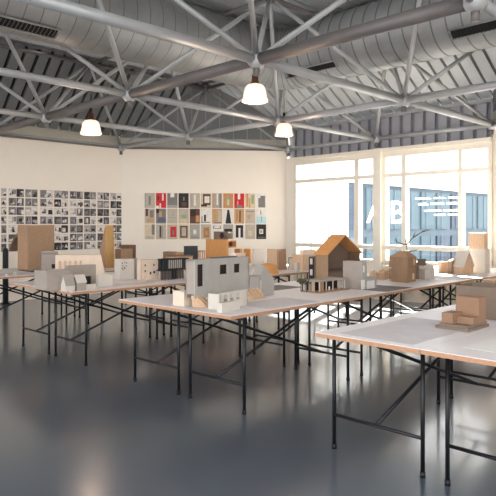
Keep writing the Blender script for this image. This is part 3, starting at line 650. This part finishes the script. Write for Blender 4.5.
# --- front right row
o = model('brown_step_model', 'brown card stepped model of three blocks on a dark layered base', 'model', 469, 332.5, 0, G)
m = MB(); m.box(-.22, 0, 0, .30, 0, .018, TAUPE); m.box(-.20, -.012, .012, .295, .018, .034, TAUPE); m.build('base', o)
m = MB(); m.box(-.165, -.012, .17, .28, .034, .195, MBR); m.build('tall_block', o, bevel=.0015)
m = MB(); m.box(-.195, -.12, .035, .17, .034, .10, MBR); m.build('left_block', o, bevel=.0015)
m = MB(); m.box(-.12, -.012, .09, .17, .034, .078, MBR); m.build('front_block', o, bevel=.0015)
o = model('corner_wall_model', 'dark brown card corner wall standing behind the stepped brown model', 'model', 498, 321, 0, G)
m = MB(); m.box(-.30, 0, 0, .01, 0, .225, TAUPE); m.box(-.01, 0, 0.01, .25, 0, .225, TAUPE); m.box(-.30, -.29, .01, .25, 0, .225, TAUPE); m.box(-.30, 0, .24, .25, 0, .235, TAUPE); m.build('walls', o)
simple('cardboard_box', 'light brown cardboard box behind the dark brown corner wall', 'box', 494, 303, .1, .3, .19, BRN, -10, WOODL)
simple('red_block', 'small red block standing on a white sheet near the far tables', 'box', 482, 291, .04, .04, .07, RED, 0) if False else None

# --- sheets on the tables
def sheet(r, x0, x1, y0, y1, mt, label, tw=0, lift=0):
    X, Y, a = ROWS[r]; cx, cy = (x0+x1)/2, (y0+y1)/2
    px = X+cx*math.cos(a)+cy*math.sin(a); py = Y-cx*math.sin(a)+cy*math.cos(a)
    m = MB(); w, h = (x1-x0)/2, (y1-y0)/2; m.box(-w, w, -h, h, 0, .0015, mt)
    o = m.build('paper_sheet'); o.location = (px, py, .75+lift); o.rotation_euler = (0, 0, -a+math.radians(tw)); tag(o, label, 'paper'); return o
sheet(3, .10, .60, -.10, .80, PAPERG, 'large pale grey drawing sheet on the near left table of the front right row', 1)
sheet(3, .84, 1.36, .02, .60, PAPER, 'white sheet at the right picture edge on the front right table', -2)
sheet(3, .2, .6, 1.0, 1.4, PAPERG, 'grey sheet left of the brown stepped model', 0)
sheet(3, .05, .55, 1.75, 2.3, PAPER, 'white sheet behind the brown stepped model', 2)
sheet(2, .95, 1.36, .30, .95, PAPERG, 'pale grey sheet right of the raised grey house, near the table edge', 0)
sheet(2, .85, 1.36, 1.0, 1.42, PAPER, 'white sheet left of the pavilion base', 0)
sheet(2, .95, 1.37, 2.0, 2.55, PAPERD, 'dark aerial photograph sheet beside the beige tower block', 3)
sheet(2, .15, .5, 1.3, 1.8, PAPERD, 'dark printed sheet in front of the white gabled house', 0)
sheet(2, .7, 1.3, 3.0, 3.6, PAPER, 'white drawing sheet in front of the slatted house', 2)
sheet(2, .8, 1.3, 3.7, 4.3, PAPERG, 'bluish grey sheet right of the slatted house', -2)
sheet(2, .1, .5, 4.9, 5.5, PAPER, 'white sheet under the pale gabled house by the window', 0) if False else None
sheet(1, .8, 1.3, .5, 1.0, PAPER, 'white sheet in front of the dotted cube', 0)
sheet(1, .85, 1.35, 2.2, 3.2, PAPER, 'long white sheet on the second row near the raised house', 0)
sheet(1, .8, 1.3, 3.4, 4.3, PAPER, 'white sheet at the far end of the second row', 0)
sheet(0, .85, 1.35, .1, .8, PAPERG, 'grey sheet at the near end of the row nearest the left wall', 0)
for k, (px, py) in enumerate(((6, 276), (14.5, 275))):
    o = model('white_cube', 'tiny white cup shape on the far left table, %s one' % ['left', 'right'][k], 'model', px, py, 0, 'tiny white shapes'); m = MB(); m.lathe([(0, .03), (.018, .03), (.014, 0), (0, 0)], WHITC, 14); m.build('body', o)

# bollard by the left wall, box on floor
p = at(5.5, 304, 0)
o = thing('black_post', 'black cylindrical post standing on the floor by the left wall', 'post', p)
m = MB(); m.lathe([(0, 1.0), (.035, .99), (.05, .95), (.05, .02), (.09, .015), (.09, 0), (0, 0)], BLACK, 20); m.build('post', o)

# ---------------------------------------------------------------- prints on the back wall
BK = [P(-1, 1), P(0, 2)]; be = (BK[1]-BK[0]).normalized(); bn = UP.cross(be).normalized(); bn = -bn
def bt(px): r = (px-248)/F; p = BK[0]; return (r*p.y-p.x)/(be.x-r*be.y)
def flatm(name, c): return mat('print_'+name, c, .6, noise=.10, scale=25)
PC = dict(grey=(170, 164, 156), red=(204, 36, 40), dark=(40, 34, 32), stone=(190, 178, 162), brown=(96, 62, 50), beige=(214, 196, 168), white=(232, 226, 218), tan=(196, 154, 110), orange=(206, 140, 90), green=(150, 170, 130), blue=(90, 100, 118), black=(30, 30, 34), aqua=(190, 218, 220), mid=(128, 124, 120), wood=(176, 126, 80))
PM = {k: flatm(k, v) for k, v in PC.items()}
prints = [  # background, shapes (x0,y0,x1,y1,colour) in unit square, description
 [('stone', [(.4, .2, .6, .8, 'mid'), (.0, 0, .15, 1, 'grey')], 'grey doorway'), ('red', [(.35, .0, .5, .3, 'white'), (.15, .55, .3, .8, 'dark'), (.6, .5, .75, .95, 'white'), (0, 0, .3, .15, 'white')], 'red and white abstract'), ('mid', [(.3, .72, .7, 1, 'white'), (.0, 0, 1, .2, 'grey')], 'grey vault with white top'), ('dark', [(.3, .1, .8, .4, 'brown'), (.45, .5, .6, .75, 'mid')], 'almost black room'), ('stone', [(.42, .15, .6, .9, 'white'), (.1, .1, .25, .8, 'grey')], 'pale stone column'), ('beige', [(.2, .2, .95, .95, 'brown'), (.35, .35, .85, .8, 'white'), (.0, .1, .6, .25, 'dark')], 'dark framed room'), ('grey', [(.1, 0, .25, 1, 'tan'), (.45, .2, .6, 1, 'white'), (.75, 0, .9, 1, 'mid')], 'upright bands'), ('orange', [(.3, .1, .7, .8, 'green'), (.4, .2, .6, .6, 'beige')], 'orange and green passage'), ('red', [(.35, .6, .6, 1, 'white'), (.25, .0, .8, .2, 'mid'), (.3, .2, .4, .5, 'stone')], 'red figure shapes'), ('beige', [(.1, .1, .3, 1, 'orange'), (.6, .3, .9, .9, 'green'), (.35, .0, .5, .7, 'tan')], 'orange and beige columns'), ('white', [(.2, .05, .9, .7, 'mid'), (.4, .7, .9, .85, 'mid')], 'white card with grey block')],
 [('stone', [(.1, .5, .35, 1, 'brown'), (.5, .4, .9, .9, 'mid'), (.2, .1, .9, .35, 'tan')], 'brown interior'), ('mid', [(.3, .45, .6, .8, 'tan'), (.2, .1, .95, .4, 'blue'), (0, .7, .3, 1, 'dark')], 'tan arch over blue'), ('stone', [(.2, .35, .9, .42, 'grey'), (.5, .5, .58, .95, 'grey')], 'pale line drawing'), ('stone', [(.1, .0, .9, .3, 'beige'), (.3, .35, .8, .6, 'green')], 'pale green wash'), ('brown', [(.6, .1, .95, .55, 'orange'), (.05, .5, .6, .95, 'dark')], 'dark brown room'), ('white', [(.3, .15, .5, .6, 'dark'), (.0, .05, .9, .12, 'mid'), (.05, .1, .15, .5, 'mid')], 'white print with dark stumps'), ('tan', [(.55, .1, .95, .9, 'stone'), (.2, .0, .9, .1, 'mid')], 'tan and stone halves'), ('white', [(.32, .0, .70, .95, 'black')], 'black tower shape'), ('tan', [(.2, .2, .35, .9, 'wood'), (.5, .1, .65, .9, 'brown')], 'tan door'), ('stone', [(.1, .8, .9, .86, 'mid'), (.2, .3, .5, .6, 'tan')], 'sandy relief'), ('white', [(.0, .0, 1, .48, 'aqua'), (.5, .1, .56, .5, 'mid'), (.4, .6, .5, .9, 'mid')], 'white and aqua')],
 [('beige', [(.7, .3, 1, 1, 'mid'), (.1, .0, .9, .2, 'stone')], 'yellowish corner'), ('stone', [(.35, .1, .5, .9, 'dark'), (.55, .1, .65, .9, 'mid')], 'stone print with dark slit'), ('stone', [(.3, .15, .9, .85, 'red'), (.5, .3, .7, .6, 'mid')], 'red block'), ('beige', [(.15, .1, .9, .9, 'brown'), (.3, .2, .75, .8, 'stone')], 'brown picture frame'), ('grey', [(.35, .35, .65, .65, 'white'), (.1, .1, .9, .16, 'mid')], 'grey print with white square'), ('stone', [(.25, .1, .85, .8, 'wood'), (.45, .3, .65, .55, 'tan')], 'wooden chair shape'), ('white', [(.1, .7, .9, .9, 'mid'), (.2, .75, .8, .88, 'white')], 'oval outline'), ('grey', [(.1, .5, .9, .7, 'dark'), (.4, .1, .7, .5, 'white')], 'dark zigzag'), ('white', [(.15, .1, .9, .95, 'dark'), (.42, .0, .62, .75, 'white')], 'black arch'), ('stone', [(.3, .2, .7, .6, 'beige')], 'pale stone'), ('dark', [(.3, .35, .7, .68, 'white'), (.38, .42, .62, .6, 'grey'), (.1, .1, .9, .14, 'mid')], 'dark print with white square')],
]
T0, T1 = bt(144.2), bt(266.8); pit = (T1-T0)/11; Yb = 13.0
zc0 = CAMH+(HOR-193)*12.9/F; ph = .318; gapz = .335
ordn = ['first', 'second', 'third', 'fourth', 'fifth', 'sixth', 'seventh', 'eighth', 'ninth', 'tenth', 'eleventh']
rn3 = ['top', 'middle', 'bottom']
for r in range(3):
    for c in range(11):
        bgc, shp, ds = prints[r][c]; w = pit*.89
        base = BK[0]+be*(T0+c*pit+.01)+bn*.003+UP*(zc0-r*gapz-ph)
        q = thing('colour_print', 'colour print of %s, %s from left in the %s row' % (ds, ordn[c], rn3[r]), 'print', base, math.atan2(be.y, be.x), 'colour prints on the back wall')
        m = MB(); m.box(0, w, -.006, 0, 0, ph, PM[bgc]); 
        for k, (a, b, cc_, d_, col) in enumerate(shp):
            m.box(a*w, cc_*w, -.0062-.0004*(k+1), -.006, b*ph, d_*ph, PM[col])
        if ds == 'black tower shape':
            m = MB(); m.box(0, w, -.006, 0, 0, ph, PM['white']); m.prism([(.22*w, -.0066, 0), (.82*w, -.0066, 0), (.6*w, -.0066, .95*ph), (.42*w, -.0066, .95*ph)], (0, .0006, 0), PM['black'])
        m.build('sheet', q)
# ---------------------------------------------------------------- black and white prints on the left wall
LM = P(-1, 1); ln = d1
def ltp(px): r = (px-248)/F; return (r*LM.y-LM.x)/(-d2.x+r*d2.y)     # metres back from the corner
cols = [(-7, -.3), (.6, 6.6), (8, 24), (24.7, 37.6), (39.6, 53), (53.6, 68.2), (69.5, 83), (83.6, 96), (97, 109.2), (110, 122)]
BW = [mat('bw_%d' % k, c, .6, noise=.35, scale=30) for k, c in enumerate(((44, 42, 44), (84, 82, 84), (128, 124, 124), (176, 170, 168), (220, 212, 206)))]
BWH = mat('bw_paper', (228, 218, 208), .6, noise=.02)
zt = CAMH+(HOR-191.2)*12.1/F; RH = 8.45*12.1/F
rno = ['top', 'second', 'third', 'fourth', 'fifth', 'sixth', 'bottom']
rnd = random.Random(11)
desc = ['dark', 'mid-grey', 'pale', 'patchy', 'high-contrast']
for c, (xa, xb) in enumerate(cols[1:]):
    ta, tb_ = ltp(xa), ltp(xb)
    for r in range(7):
        wd = ta-tb_; z1 = zt-r*RH; h = RH*.93
        base = LM-d2*ta+ln*.002+UP*(z1-h)
        tone = rnd.choice([0, 1, 2, 3, 4])
        q = thing('black_and_white_print', 'black and white picture strip on the left wall, %s row, %s column from left' % (rno[r], ordn[c]), 'print', base, math.atan2(d2.y, d2.x), 'black and white prints on the left wall')
        m = MB(); m.box(0, wd, -.004, 0, 0, h, BWH)
        x = .01; n = max(1, round(wd/.13)); iw = (wd-.01)/n
        for k in range(n):
            bgk = {0: rnd.choice([0, 1, 2, 4]), 1: rnd.choice([1, 2, 3]), 2: rnd.choice([3, 4, 4]), 3: rnd.choice([2, 3, 4, 4]), 4: rnd.choice([0, 4, 4])}[tone]
            x0, x1 = x+k*iw, x+(k+1)*iw-.008
            m.box(x0, x1, -.0052, -.004, .006, h-.006, BW[bgk])
            for s in range(3):
                a = rnd.uniform(x0, x1-.03); b_ = min(x1, a+rnd.uniform(.03, .09)); z0 = rnd.uniform(.012, h*.4); z2 = min(h-.012, z0+rnd.uniform(.03, .09)); sh = rnd.choice([k_ for k_ in range(5) if k_ != bgk])
                if rnd.random() < .5: m.box(a, b_, -.0058-.0003*s, -.0052, z0, z2, BW[sh])
                else: m.prism([(a, -.0058-.0003*s, z0), (b_, -.0058-.0003*s, z0), ((a+b_)/2, -.0058-.0003*s, z2)], (0, .0006, 0), BW[sh])
        m.build('sheet', q)
# round disc high on the left wall
p = LM-d2*ltp(-5)+d1*.02+UP*(CAMH+(HOR-149)*11.0/F)
o = thing('wall_disc', 'large white round disc high on the left wall at the picture edge', 'disc', p, -TH)
m = MB(); m.tube((-.015, 0, 0), (.03, 0, 0), .24, WALL, 40); m.build('disc', o)
